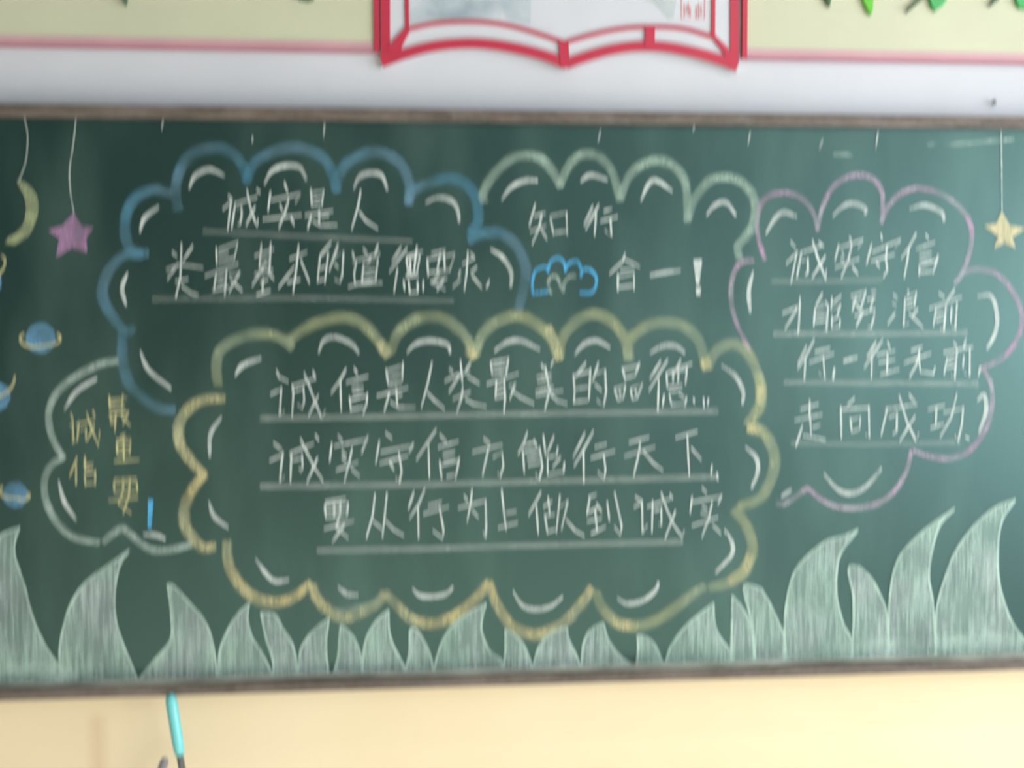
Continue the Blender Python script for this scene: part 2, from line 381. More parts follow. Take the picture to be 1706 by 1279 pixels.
character(blue, A4, '的', '1660,590 1560,705; 1555,710 1528,965; 1560,710 1632,685 1598,975; 1540,845 1610,815; 1530,955 1600,935; 1725,610 1640,860; 1680,730 1775,680 1765,900 1740,965 1690,940; 1690,790 1730,830')
character(blue, A5, '道', '250,640 272,705; 250,730 290,705 265,830 275,920; 212,950 300,920 520,910; 345,610 385,655; 482,575 448,660; 300,710 500,650; 415,690 380,745; 350,740 335,915; 350,745 478,700 458,890; 350,805 470,785; 345,850 465,835; 340,905 460,890')
character(blue, A5, '德', '685,595 600,725; 738,605 578,815; 652,785 620,1000; 730,680 880,630; 824,585 798,810; 728,690 750,830; 735,700 852,670 825,815; 765,715 765,815; 730,830 830,820; 720,858 840,845; 705,890 715,975; 750,890 762,1000 830,992 836,915; 828,900 835,985; 880,895 880,985')
character(blue, A5, '要', '950,655 1080,620; 915,695 925,855; 1032,660 1002,805; 1065,640 1072,810; 920,705 1162,655 1112,810; 930,820 1110,800; 1025,815 960,910 1080,975; 1072,870 1000,980; 940,905 1095,870')
character(blue, A5, '求', '1225,745 1345,690; 1277,635 1265,830 1245,980; 1300,650 1338,690; 1212,805 1190,860; 1215,880 1140,950; 1360,770 1300,820; 1310,840 1400,955; 1440,955 1470,890')
underline(blue, [(253, 498), (500, 496), (756, 501)], 9, 'c_under_faint')

# --- sage cloud, top middle, with a little blue cloud in it
sage = cloud('pale sage green chalk cloud outline at the top middle of the board', [
    (C2, '1310,500 1300,430 1380,300 1500,190 1625,155'),
    (C3, '85,160 180,190 260,280 320,390; 310,390 360,260 430,180 500,155 590,180 680,280 740,490; 740,480 790,330 880,240 1000,200 1100,230 1180,310 1210,420 1215,640'),
    (C3, '1215,620 1270,470 1370,350 1480,320 1590,350 1680,450 1700,560 1670,680 1600,780 1570,820 1590,900')], 18, M['c_sage'])
accents(sage, [(C2, '1430,480 1500,390 1600,345 1690,345'), (C3, '455,350 530,305 650,340; 885,485 940,370 1000,345 1110,420; 1350,590 1410,520 1490,500 1560,590')])
character(sage, A6, '知', '160,100 108,285; 150,200 245,175; 115,330 250,280; 217,175 190,300 133,435; 210,310 258,395; 283,205 312,355; 290,200 420,170 426,355; 310,340 430,325')
character(sage, A6, '行', '642,115 566,275; 692,105 580,310; 668,175 655,365; 730,160 800,140; 700,245 850,205; 788,230 796,365 740,320')
character(sage, A6, '合', '912,515 888,580 778,685; 900,560 1035,625; 870,655 990,640; 850,680 850,825; 855,705 985,680 985,815; 860,795 985,780')
character(sage, A6, '一', '1118,695 1250,670 1375,655', 6)
bm = bmesh.new(); patch(bm, A6((1480, 570), (1555, 565), (1530, 770), (1505, 770))); patch(bm, A6((1500, 800), (1545, 795), (1540, 855), (1505, 858)))
tag(mesh_obj('chalk_character', bm, M['c_text'], sage), 'white chalk exclamation mark')
bm = bmesh.new()
for s in strokes(A6, '140,860 135,760 160,660 230,625 270,640; 260,670 290,580 350,550 400,590 412,665; 410,640 450,590 510,580 545,640; 535,710 560,650 620,650 670,715 660,800 620,840 530,840; 150,845 270,830'): ribbon(bm, s, 4.5)
little = tag(mesh_obj('chalk_cloud', bm, M['c_bright_blue'], board), 'small bright blue chalk cloud with two eyes')
bm = bmesh.new()
for s in strokes(A6, '260,770 290,710 340,710 370,780 395,825 400,770 440,710 500,700; 270,800 300,850'): ribbon(bm, s, 5)
tag(mesh_obj('chalk_scallop', bm, M['c_grey'], little), 'pale inner chalk scallop')

# --- pink cloud, right
pink = cloud('large pink chalk cloud outline at the right of the board', [
    (C4, '250,715 215,600 205,500 225,410 280,355 370,340 460,375 520,450 545,550; 545,545 570,430 630,310 720,250 790,240 860,265 905,330 910,430 905,510'),
    (C4, '900,510 940,420 1010,345 1110,315 1220,340 1330,410 1395,500 1410,590 1390,700 1350,800 1310,850; 1345,795 1420,770 1520,780 1600,840 1670,950 1692,1050 1670,1150 1600,1250 1530,1295 1460,1325'),
    (C4, '190,720 120,730 72,800 60,930 90,1070 165,1225'),
    (C5, '1470,180 1515,260 1525,360 1505,480 1450,580 1370,660 1280,685 1180,675 1080,640; 1070,640 1050,740 990,850 900,930 780,960 650,955 560,910 490,850; 490,850 420,900 360,940 310,930')], 10, M['c_pink'])
accents(pink, [(C4, '185,780 160,890 168,1010; 255,570 310,480 360,450 430,475; 630,470 690,415 750,400 815,430 810,460; 1060,430 1150,410 1240,450 1255,500; 1440,920 1520,920 1552,1030 1540,1130 1495,1215'),
               (C5, '580,770 660,860 740,880 820,840 905,740; 340,900 400,860; 1440,360 1480,330 1490,420 1450,540')])
character(pink, A7, '诚', '175,105 215,155; 140,280 230,190 228,180 178,435; 250,195 420,140; 262,190 225,390; 265,262 312,240 312,350 288,370; 348,95 385,220 455,405 460,330; 452,220 345,390; 395,110 440,145')
character(pink, A7, '实', '640,70 655,105; 557,130 525,260; 560,155 750,90 708,155; 580,190 600,222; 570,240 600,272; 525,312 720,240; 660,125 630,260 575,390; 660,300 710,365')
character(pink, A7, '守', '888,45 900,95; 817,125 775,285; 820,190 1048,90 1000,150; 810,262 1000,205; 937,145 928,240 940,330 908,385; 850,270 880,305')
character(pink, A7, '信', '1168,40 1112,150 1048,240; 1112,150 1095,270 1072,395; 1240,50 1268,82; 1165,165 1320,110; 1190,212 1290,190; 1190,262 1290,245; 1195,290 1190,375; 1200,300 1342,245; 1342,212 1300,355; 1195,350 1300,340')
character(pink, A7, '才', '110,672 260,610; 250,545 245,700 235,832 205,822; 228,635 132,795')
character(pink, A7, '能', '428,515 375,610 440,590; 450,580 472,612; 370,630 358,775; 375,640 473,615 458,812 440,800; 370,690 460,680; 370,740 460,730; 502,545 495,645 560,620; 578,530 500,602; 502,690 500,785 562,778 568,715; 572,600 545,685; 560,690 500,732')
character(pink, A7, '劈', '692,545 662,655; 650,535 760,500; 660,572 740,558; 690,600 730,645; 772,490 728,645; 810,502 852,500; 780,562 850,550; 832,540 803,650; 680,692 845,640 830,720 810,785 785,780; 752,655 693,775')
character(pink, A7, '浪', '985,520 1022,555; 978,590 1012,612; 1002,668 940,760; 1100,490 1110,512; 1090,545 1168,505 1152,625; 1080,550 1068,772 1112,750; 1090,582 1155,565; 1085,628 1155,610; 1182,635 1130,700; 1110,670 1222,785')
character(pink, A7, '前', '1345,510 1392,545; 1472,485 1408,572; 1268,635 1530,540; 1325,630 1303,772; 1330,640 1403,605 1385,815 1358,790; 1325,690 1390,672; 1320,732 1390,715; 1447,615 1440,745; 1490,585 1475,795 1448,780')
underline(pink, [(1284, 469), (1380, 468), (1470, 466)], 9, 'c_under_faint'); underline(pink, [(1288, 556), (1450, 556), (1612, 554)], 9)
character(pink, A8, '行', '248,75 178,222; 308,22 250,140 178,252; 240,160 230,335; 310,122 430,90; 268,202 460,130; 375,150 388,325 340,278')
character(pink, A8, '，', '462,245 450,335', 5)
character(pink, A8, '一', '530,192 640,160', 6)
character(pink, A8, '往', '783,42 710,162; 833,28 688,245; 750,160 745,325; 868,40 890,92; 788,142 930,110; 800,202 930,178; 870,120 865,295; 812,295 962,252')
character(pink, A8, '无', '1048,112 1140,80; 995,205 1205,130; 1117,105 1090,220 1038,315; 1110,170 1122,272 1222,287 1237,235')
character(pink, A8, '前', '1375,45 1405,85; 1472,25 1450,98; 1298,125 1530,80; 1330,160 1303,295; 1335,172 1405,145; 1405,100 1395,200 1385,330 1358,300; 1330,202 1390,190; 1325,242 1390,230; 1456,148 1448,245; 1502,85 1500,305 1458,280')
character(pink, A8, '，', '1582,235 1568,305', 5)
underline(pink, [(1306, 637), (1470, 638), (1630, 639)], 10)
character(pink, A8, '走', '198,562 342,520; 272,490 270,640; 155,645 370,600; 275,620 282,755; 290,702 355,680; 217,685 165,845; 220,762 290,772 395,797')
character(pink, A8, '向', '617,475 558,532; 510,538 515,785; 515,562 722,548; 725,535 730,775 700,752; 583,630 595,735; 590,642 662,620 655,715; 595,735 655,712')
character(pink, A8, '成', '850,562 1100,522; 870,545 820,762; 880,622 942,600; 942,580 940,725 908,752; 958,455 1020,660 1090,805 1107,745; 1083,612 1020,710 963,808; 1032,445 1082,505')
character(pink, A8, '功', '1178,562 1312,530; 1246,545 1240,672; 1198,705 1302,672; 1298,585 1450,555; 1452,540 1440,680 1410,808 1388,760; 1403,440 1360,620 1273,775')
character(pink, A8, '。', '1465,770 1500,790')
underline(pink, [(1318, 738), (1460, 740), (1600, 737)], 9, 'c_under_faint')

# --- the big olive and yellow cloud in the middle
olive = cloud('largest chalk cloud in the middle of the board, olive scallops along its top', [
    (C7, '80,490 68,380 90,290 170,230 300,190 420,210 510,270; 480,230 580,160 700,110 820,100 920,150 1000,240 1050,320; 1060,300 1100,190 1200,110 1330,95 1430,150 1500,230 1540,330'),
    (C8, '-30,310 10,200 100,120 220,90 330,140 410,230 450,345; 450,335 470,210 560,110 660,80 760,130 820,220 850,345; 840,340 850,230 940,150 1060,125 1180,160 1250,250 1290,400; 1290,390 1340,290 1430,250 1510,290 1570,400 1600,520'),
    (C5, '205,200 228,280 225,380 190,440 145,500; 150,510 230,530 290,620 305,720 270,830 220,910 100,960'),
    (D3, '1110,120 1180,190 1240,320 1245,440 1190,560 1080,640 940,680; 920,660 780,760 620,880 440,950 300,930 190,830 140,700')], 22, M['c_olive'])
for crop, t in [(C8, '380,150 430,260 450,340; 1290,390 1275,330'), (C7, '1500,280 1540,330; 1000,240 1050,320'), (C5, '228,280 225,380; 150,510 230,530'),
                (D2, '1480,330 1410,440 1280,580 1130,660 1020,660 900,600 800,450 740,290; 750,290 680,380 570,490 430,570 300,590 180,550 80,450 0,370'),
                (D1, '1540,710 1480,790 1350,860 1240,890 1130,830 1050,740 1030,650; 1020,640 900,740 770,780 640,760 530,680 450,560 420,440 420,340'),
                (C6, '960,1120 880,1120 800,1020 790,920 830,820 900,730; 900,740 830,670 770,580 760,480 800,400 890,340 1010,330'),
                (D3, '1240,440 1190,560 1080,640; 440,950 300,930 190,830')]:
    for s in strokes(crop, t):
        bm = bmesh.new(); ribbon(bm, s, 22, (.8, .8)); tag(mesh_obj('chalk_scallop', bm, M['c_yellow'], olive), 'yellow chalk scallop')
accents(olive, [(C6, '570,1055 640,1060 690,1080; 990,430 930,520 925,640; 920,880 950,960 1025,1020'), (C7, '175,430 220,370 325,330; 650,300 680,230 750,210 840,250 880,300; 1150,300 1200,250 1280,230 1380,250 1400,300'),
                (C8, '80,290 150,240 230,230 340,280; 535,310 590,250 660,230 740,270; 965,300 1040,260 1110,260 1165,300; 1370,370 1450,430 1495,520 1490,590'),
                (C5, '140,620 200,680 210,760 175,850'), (D3, '1070,280 1110,370 1100,450 990,570; 290,750 360,790 470,770 560,700 585,640'),
                (D2, '200,340 250,390 340,400 440,380 490,330; 915,360 980,460 1070,490 1180,470 1270,400'), (D1, '620,470 690,570 760,630 860,620; 1205,670 1270,720 1350,730')])
character(olive, B1, '诚', '208,185 240,260 345,312; 138,455 260,400; 266,378 245,690 302,648; 390,362 660,272; 385,348 402,450 385,715; 405,420 512,388; 515,368 525,540 500,612 448,570; 520,212 570,330 640,520 722,722 765,640; 687,465 568,705; 620,190 652,262')
character(olive, B1, '信', '1003,162 930,300 828,442; 935,300 945,645; 1088,158 1132,222; 998,322 1255,250; 1060,382 1200,360; 1068,442 1200,420; 1038,488 1056,645; 1048,522 1240,470; 1242,445 1235,560 1193,672; 1060,625 1200,602')
character(olive, B1, '是', '1453,165 1480,345; 1460,190 1645,128; 1647,88 1640,295; 1470,262 1640,222; 1480,342 1640,310; 1348,472 1708,380; 1570,385 1582,575; 1492,445 1433,645; 1580,470 1642,460; 1500,540 1600,602 1790,602')
character(olive, B2, '人', '252,82 210,290 138,562; 200,400 270,480 385,575')
character(olive, B2, '类', '430,150 472,192; 658,85 600,182; 382,285 500,222 655,185; 550,65 572,305; 542,218 428,402; 620,230 755,312; 468,472 658,392; 577,338 560,470 513,602; 600,470 680,520 825,552')
character(olive, B2, '最', '868,80 886,215; 870,85 1052,50; 1057,35 1030,215; 890,135 1030,112; 890,202 1030,182; 826,315 1165,200; 930,290 918,465; 1010,260 1020,460 1008,615; 940,342 1010,320; 930,402 1010,380; 920,462 1020,432; 1060,335 1128,305 1070,472; 1080,370 1180,450 1325,522')
character(olive, B2, '美', '1398,108 1432,152; 1530,60 1500,130; 1442,128 1482,352; 1348,242 1512,210; 1360,292 1510,262; 1338,392 1530,342; 1340,432 1635,380; 1502,335 1438,582; 1500,420 1570,490 1675,522')
character(olive, B3, '的', '222,85 108,232; 93,205 105,380 95,495; 110,212 265,172; 267,145 250,465; 110,352 250,330; 100,482 240,470; 348,82 288,275; 330,192 415,160 425,380 400,525 328,462; 308,300 382,372')
character(olive, B3, '品', '588,138 622,265; 600,152 765,110; 765,88 718,215; 620,242 720,212; 508,350 545,465; 510,352 622,320 595,455; 545,462 595,442; 673,350 690,455; 680,352 795,298 740,445; 690,452 740,442; 560,370 575,420; 720,360 735,410')
character(olive, B3, '德', '982,65 868,252; 1053,52 858,372; 960,248 950,575; 1060,182 1300,92; 1185,55 1110,205; 1038,190 1046,335; 1247,135 1230,305; 1105,170 1105,285; 1160,180 1155,285; 1040,192 1240,152; 1050,332 1200,310; 1060,382 1200,360; 1015,408 998,525; 1065,410 1090,512 1222,502; 1160,400 1222,442; 1242,435 1225,525')
character(olive, B3, '。', '1312,445 1320,495; 1413,445 1420,535; 1465,448 1455,515')
underline(olive, [(433, 697), (680, 693), (940, 688), (1197, 685)], 10)
character(olive, B4, '诚', '158,238 252,312; 118,425 262,360; 263,335 245,470 230,642 282,588; 328,352 590,242; 350,358 345,500 340,655; 360,422 452,400; 462,365 470,500 450,532 428,500; 443,192 510,330 590,490 685,642; 628,392 580,500 513,655; 598,148 642,212')
character(olive, B4, '实', '838,158 892,222; 777,235 753,435; 798,272 1145,200; 1158,165 1088,345; 878,320 932,372; 878,390 932,432; 818,525 1055,440; 992,285 960,440 908,642; 978,508 1072,592')
character(olive, B4, '守', '1338,128 1412,192; 1277,215 1238,455; 1288,335 1600,270; 1637,242 1588,335; 1278,455 1580,370; 1480,335 1512,540 1485,655 1448,600; 1378,428 1432,522')
character(olive, B5, '信', '233,95 150,220 22,415; 150,258 160,605; 268,148 342,232; 248,285 470,220; 300,362 430,330; 310,432 430,410; 268,430 290,612; 290,472 472,420; 477,395 433,615; 340,592 430,570')
character(olive, B5, '方', '728,188 802,252; 608,335 930,255; 787,275 718,585; 828,392 925,335 940,480 905,595 878,550')
character(olive, B5, '能', '1193,125 1150,250 1093,355; 1148,262 1280,230; 1258,208 1292,272; 1143,318 1160,555; 1150,332 1320,310; 1320,285 1350,490 1315,625 1278,560; 1188,402 1320,380; 1198,472 1330,450; 1358,155 1385,375; 1473,165 1398,352; 1400,392 1500,370; 1513,275 1500,372; 1405,388 1405,572 1560,540; 1542,385 1458,495; 1583,445 1570,555')
character(olive, B6, '行', '213,125 88,375; 298,108 195,300 98,465; 195,290 200,635; 308,272 432,240; 268,385 515,310; 400,345 420,500 405,585 338,520')
character(olive, B6, '天', '655,225 865,168; 608,365 925,268; 772,225 750,370 703,565; 798,308 900,430 1005,512')
character(olive, B6, '下', '1128,178 1355,110; 1248,135 1260,400 1270,555; 1288,278 1392,402')
character(olive, B6, '。', '1500,455 1490,545; 1550,535 1560,605')
underline(olive, [(433, 810), (700, 807), (940, 801), (1196, 794)], 10)
character(olive, B7, '要', '108,132 282,100; 105,158 116,265; 185,138 185,265; 235,128 235,235; 302,135 290,255; 110,155 300,138; 110,262 290,250; 235,230 200,340 305,435; 272,318 168,465; 98,355 352,288; 110,210 290,195', 4.6)
character(olive, B7, '从', '526,65 505,250 453,432; 508,288 592,362; 626,55 605,260 588,425; 615,288 680,360 768,412')
character(olive, B7, '行', '852,45 803,190; 942,25 890,150 813,268; 885,165 890,435; 968,162 1085,130; 928,232 1145,168; 1063,170 1100,370 1090,435 1008,370')
character(olive, B7, '为', '1268,78 1302,122; 1337,25 1325,150 1295,295; 1218,182 1450,118; 1450,112 1455,340 1450,428 1428,380; 1338,198 1392,262')
character(olive, B7, '上', '1584,25 1605,230 1622,365; 1620,222 1710,208; 1552,348 1710,305 1720,300')
character(olive, B8, '做', '187,40 92,215; 150,138 165,355; 202,152 272,110; 238,78 252,215; 213,208 235,352; 215,222 290,208; 228,342 302,320; 327,65 300,345; 328,152 387,105 338,325; 373,248 440,330 512,372')
character(olive, B8, '到', '538,82 602,60; 552,78 528,212; 528,202 622,150; 598,128 642,192; 590,178 605,335; 558,355 672,300; 528,262 642,240; 680,115 697,255; 735,45 790,300 780,362 733,300')
character(olive, B8, '诚', '888,78 942,112; 878,155 942,122; 940,105 945,348 982,290; 978,152 1155,90; 1021,108 1015,345; 1030,182 1085,170; 1086,155 1085,292 1063,280; 1083,48 1130,180 1180,290 1245,382 1257,330; 1192,182 1113,388; 1148,58 1172,92')
character(olive, B8, '实', '1388,8 1427,52; 1316,75 1300,205; 1318,118 1532,75; 1538,65 1508,132; 1388,148 1432,172; 1378,200 1432,212; 1312,295 1512,230; 1467,115 1440,240 1388,382; 1468,288 1532,352; 1560,325 1570,350')
underline(olive, [(528, 917), (700, 914), (860, 909), (1138, 902)], 10)

# --- the grey cloud at the left with yellow writing
grey = cloud('grey chalk cloud outline at the lower left with yellow writing', [(C6, '440,130 340,150 220,210 120,290 70,390 75,500 110,590 150,650; 150,640 80,690 45,770 55,880 110,990 200,1070 340,1100; 355,1100 400,1060 460,1025 510,1060 600,1130 700,1140 830,1110')], 14, M['c_grey'])
accents(grey, [(C6, '150,390 220,290 325,225; 120,770 150,880 215,980')])
Y = dict(w=4.4, mat='c_yellow_text', colour='yellow')
character(grey, Z3, '最', '605,165 610,265; 702,155 695,265; 610,200 735,185; 610,225 700,215; 610,260 720,250; 598,302 748,280; 615,300 615,365; 652,285 645,425; 615,335 650,328; 615,362 650,350; 690,300 742,288 700,372; 690,310 758,382', **Y)
character(grey, Z3, '重', '725,440 680,460; 652,482 762,470; 660,500 660,582; 757,488 750,582; 660,502 755,495; 660,540 750,535; 660,578 750,570; 706,438 710,620; 638,632 822,620', **Y)
character(grey, Z3, '要', '638,762 802,755; 638,780 642,852; 705,765 703,852; 752,748 745,872; 800,778 806,852; 640,792 800,780; 640,850 805,842; 702,860 668,930 762,1002; 747,870 703,1005; 598,912 812,890', **Y)
character(grey, Z3, '诚', '332,290 348,345; 325,380 352,365; 347,350 350,502 372,480; 368,372 502,340; 390,350 378,492; 400,410 440,400 440,485; 443,285 480,400 530,525 537,420; 502,375 448,482; 488,275 506,320', **Y)
character(grey, Z3, '信', '378,605 322,742; 370,655 370,802; 428,598 442,632; 420,662 495,648; 430,692 492,680; 430,718 436,805; 506,698 505,805; 435,722 506,712; 435,792 505,788; 430,600 434,705', **Y)
bm = bmesh.new(); patch(bm, Z3((880, 905), (920, 905), (905, 1107), (878, 1107)))
tag(mesh_obj('chalk_character', bm, M['c_bright_blue'], grey), 'bright blue chalk exclamation mark')

# --- hanging stars, moon and planets
def string(parent, crop, t):
    for s in strokes(crop, t):
        bm = bmesh.new(); ribbon(bm, s, 2.6, (.8, .8), jit=.03); tag(mesh_obj('chalk_string', bm, M['c_line'], parent), 'thin white chalk thread')
def shape(name, label, polys, mat):
    bm = bmesh.new()
    for p in polys: patch(bm, p)
    return tag(mesh_obj(name, bm, M[mat], board), label)
moon = shape('chalk_moon', 'olive chalk crescent moon at the left edge', [Z1((115, 520), (140, 505), (190, 540), (232, 575), (265, 625), (277, 690), (268, 765), (235, 850), (205, 905), (110, 965), (30, 960), (60, 920), (110, 895), (150, 850), (172, 800), (182, 750), (183, 680), (165, 610), (140, 560))], 'c_moon')
string(moon, Z1, '172,60 195,180 195,270 180,390 135,515')
star = shape('chalk_star', 'violet chalk star on a thread at the upper left', [Z1((525, 745), (582, 842), (670, 848), (612, 920), (620, 1022), (510, 992), (395, 1058), (422, 930), (340, 865), (440, 840))], 'c_star_pink')
string(star, Z1, '540,70 520,260 495,430 500,590 525,745')
star = shape('chalk_star', 'gold chalk star on a thread at the right edge', [C4((1580, 445), (1625, 525), (1710, 540), (1635, 590), (1657, 648), (1592, 622), (1535, 650), (1560, 585), (1478, 525), (1545, 515))], 'c_star_yellow')
string(star, C4, '1575,-10 1578,220 1580,445')
def planet(label, c, r, ring):
    o = shape('chalk_planet', label, [[(c[0] + r * math.cos(t * .2618) * (1 + random.uniform(-.03, .03)), c[1] + r * math.sin(t * .2618)) for t in range(24)]], 'c_planet')
    bm = bmesh.new(); ribbon(bm, ring, 4); tag(mesh_obj('chalk_ring', bm, M['c_yellow_text'], o), 'yellow chalk ring')
planet('blue chalk planet with a yellow ring, left of the blue cloud', (68, 563), 25, Z2((215, 405), (178, 440), (200, 490), (300, 520), (430, 505), (520, 475), (537, 435), (505, 405)))
planet('blue chalk planet with a tilted ring, cut by the left edge', (-5, 660), 23, Z4((-120, 150), (-100, 215), (0, 210), (85, 155), (122, 90), (132, 35)))
planet('small blue chalk planet with a ring at the lower left', (25, 824), 21, Z4((20, 1010), (5, 1060), (30, 1100), (150, 1120), (230, 1130), (265, 1095), (240, 1070)))
planet('blue chalk planet cut by the left edge below the moon', (-20, 470), 23, [(-44, 470), (-38, 486), (-18, 478), (-2, 458), (7, 444), (8, 432), (2, 426)])
for t in ['272,199 269,217', '541,204 539,229', '1001,216 996,237', '1158,206 1154,219', '1250,219 1246,241', '1463,218 1459,247', '1371,232 1365,248', '421,226 420,238']:
    for s in strokes(PX, t):
        bm = bmesh.new(); ribbon(bm, s, 3, (.8, .5)); tag(mesh_obj('chalk_tick', bm, M['c_line'], board), 'short white chalk tick')
for t, w in [('1388,257 1420,258', 8), ('1545,241 1560,240', 8), ('1575,241 1610,238', 9), ('560,1018 640,1000', 8), ('1600,240 1690,232', 6)]:
    for s in strokes(PX, t):
        bm = bmesh.new(); ribbon(bm, s, w, (.5, .5)); tag(mesh_obj('chalk_smudge', bm, M['c_dust'], board), 'faint rubbed chalk smudge')

# --- chalk grass along the bottom
BL = [(D4, '-60,1240 -60,330 0,150 60,110 140,80', '105,190 110,300 170,480 240,740 340,950 470,1130 500,1225'),
      (D4, '440,1215 422,1000 440,830 500,630 600,480 740,370 840,300 918,240', '850,350 815,540 825,750 880,920 965,1130 985,1190'),
      (D4, '972,1178 1090,1030 1210,880 1215,700 1188,485', '1240,500 1330,600 1450,740 1510,900 1550,1170'),
      (D5, '105,745 110,540 170,380 240,270 322,190', '310,300 340,430 420,560 480,690 487,745'),
      (D5, '487,745 490,600 440,440 402,258', '500,270 560,370 630,490 660,640 657,745'),
      (D5, '663,745 680,560 700,490 780,380 890,295', '870,430 870,560 892,735'),
      (D5, '905,735 950,580 960,450 970,345', '1040,400 1090,490 1120,600 1127,730'),
      (D5, '1118,730 1135,520 1170,400 1240,300 1312,240', '1315,380 1340,480 1390,580 1430,660 1440,725'),
      (D2, '148,945 180,790 185,640 232,635', '280,710 330,820 352,945'),
      (D2, '348,945 390,780 450,650 560,540 725,445', '690,600 710,700 760,800 830,850 842,940'),
      (D2, '840,930 860,790 860,630', '930,670 1000,760 1045,880 1052,930'),
      (D2, '1048,930 1100,760 1180,660 1300,615', '1310,700 1370,830 1402,915'),
      (D3, '38,1232 50,1080 100,980 192,925', '230,1050 300,1150 385,1225'),
      (D3, '428,1232 440,1100 438,1020 500,1028', '550,1070 590,1150 622,1225'),
      (D3, '628,1222 680,1080 800,930 977,785', '980,900 1010,1010 1100,1140 1112,1210'),
      (D3, '1098,1212 1105,950 1108,735', '1180,820 1230,920 1260,1050 1272,1205'),
      (D3, '1265,1205 1250,950 1188,680 1240,662 1320,690', '1380,800 1440,930 1480,1040 1492,1195'),
      (D7, '3,1195 10,850 60,600 150,470 300,350 400,320 528,266', '410,420 375,560 375,740 420,930 480,1050 487,1185'),
      (D7, '480,1185 495,900 490,720 458,540 540,528', '620,610 680,720 730,860 745,1175'),
      (D7, '742,1175 750,760 800,500 900,360 1050,230 1213,116', '1110,230 1055,400 1030,600 1060,800 1082,1165'),
      (D7, '1078,1165 1080,860 1140,620 1220,420 1350,240 1500,110 1645,52', '1550,200 1520,400 1530,640 1600,880 1700,1040 1770,1150')]
for crop, l, r in BL:
    lp, rp = strokes(crop, l)[0], strokes(crop, r)[0]
    ls, rs = smooth(lp, 5), smooth([lp[-1]] + rp, 5)
    bm = bmesh.new(); patch(bm, ls + rs[1:])
    o = tag(mesh_obj('chalk_grass_blade', bm, M['c_grass'], board), 'pale mint chalk blade of grass')
    bm = bmesh.new(); ribbon(bm, ls, 4.0, (1, .7), curve=False); ribbon(bm, rs, 4.0, (.7, 1), curve=False)
    tag(mesh_obj('chalk_edge', bm, M['c_edge'], o), 'brighter chalk edge of the blade')
for t, w in [('-20,1125 60,1120 130,1128', 45), ('1200,1100 1290,1094 1380,1090', 12), ('1560,1075 1640,1070 1720,1075', 40), ('1400,1085 1560,1080', 50), ('460,1128 620,1122', 16), ('880,1108 1190,1103', 12)]:
    for s in strokes(PX, t):
        bm = bmesh.new(); ribbon(bm, s, w, (.6, .6)); tag(mesh_obj('chalk_smudge', bm, M['c_dust'], board), 'chalk dust along the foot of the grass')

# ------------------------------------------------------------------ banners and the book sign above the board
def banner(name, label, x0, x1, red_x, letters):
    yf = .026
    zb = CAM.z + .5920
    o = empty(name, ((x0 + x1) / 2, WALL_Y, zb)); tag(o, label, 'banner')
    zp = zb + .0225
    mesh_obj('panel', box(x0, x1, yf, WALL_Y, zp, 2.75), M['banner'], o)
    tag(mesh_obj('bottom_trim', box(x0, x1, yf - .002, WALL_Y, zb + .006, zp), M['banner_pink'], o), 'pink strip along the bottom edge')
    tag(mesh_obj('edge_lip', box(x0, x1, yf - .004, WALL_Y, zb, zb + .006), M['banner_dark'], o), 'dark rose lip under the pink strip')
    tag(mesh_obj('end_trim', box(red_x[0], red_x[1], yf - .006, WALL_Y, zb + .001, 2.75), M['red'], o), 'red strip at the end')
    for pts, mat, lab in letters:
        tag(mesh_obj('cut_out_letter', prism(bmesh.new(), xz(pts, yf - .012), yf - .012, yf), M[mat], o), lab)
    return o
xl0, xl1 = P(623, 40, .026).x, P(632, 40, .026).x
xr0, xr1 = P(1236, 40, .026).x, P(1244, 40, .026).x
banner('wall_banner', 'pale yellow banner with pink bottom edge, left of the red book sign', -2.0, xl0, (xl0, xl1), [
    ([(196, -60), (214, -60), (211, -8), (209, 8), (203, 0), (198, -14)], 'dark_green', 'dark green tip of a cut-out letter'),
    ([(485, -60), (530, -60), (522, -2), (512, 1), (496, -3)], 'dark_green', 'dark green foot of a cut-out letter')])
banner('wall_banner', 'pale yellow banner with green cut-out letters, right of the red book sign', xr1, 2.3, (xr0, xr1), [
    ([(1364, -60), (1388, -60), (1386, -10), (1383, 10), (1378, 2), (1372, -14)], 'dark_green', 'dark green tip of a cut-out letter'),
    ([(1428, -60), (1455, -60), (1455, 0), (1454, 18), (1452, 24), (1446, 15), (1439, 0)], 'bright_green', 'bright green point of a cut-out letter'),
    ([(1570, -60), (1582, -60), (1540, -4), (1520, 14), (1512, 20), (1516, 11), (1530, -2)], 'dark_green', 'slanting green stroke of a cut-out letter'),
    ([(1545, -60), (1556, -60), (1558, -6), (1563, 0), (1571, -8), (1580, -60), (1594, -60), (1577, 0), (1570, 10), (1560, 17), (1554, 10), (1548, -8)], 'green', 'green V-shaped foot of a cut-out letter'),
    ([(1690, -60), (1700, -60), (1664, 0), (1650, 10), (1655, 1)], 'dark_green', 'thin slanting stroke of a cut-out letter'),
    ([(1690, -60), (1740, -60), (1735, 0), (1712, 14), (1700, 12), (1694, 0)], 'green', 'rounded green foot of a cut-out letter')])
book = empty('book_sign', (P(937, 100, .022).x, WALL_Y, P(937, 100, .022).z))
tag(book, 'white sign shaped like an open book with a thick red outline, above the chalkboard', 'sign')
Q = Crop(600, 0, .38687); YB = .022
outer = [(634, -120)] + Q((90, 288)) + Q(*[(200, 252), (320, 222), (450, 210), (560, 213), (680, 232), (800, 262), (888, 284)]) + Q(*[(960, 268), (1080, 235), (1200, 220), (1320, 222), (1450, 248), (1560, 282), (1628, 305)]) + [(1231, -120)]
mesh_obj('panel', prism(bmesh.new(), xz(outer, YB), YB, WALL_Y), M['sign_white'], book)
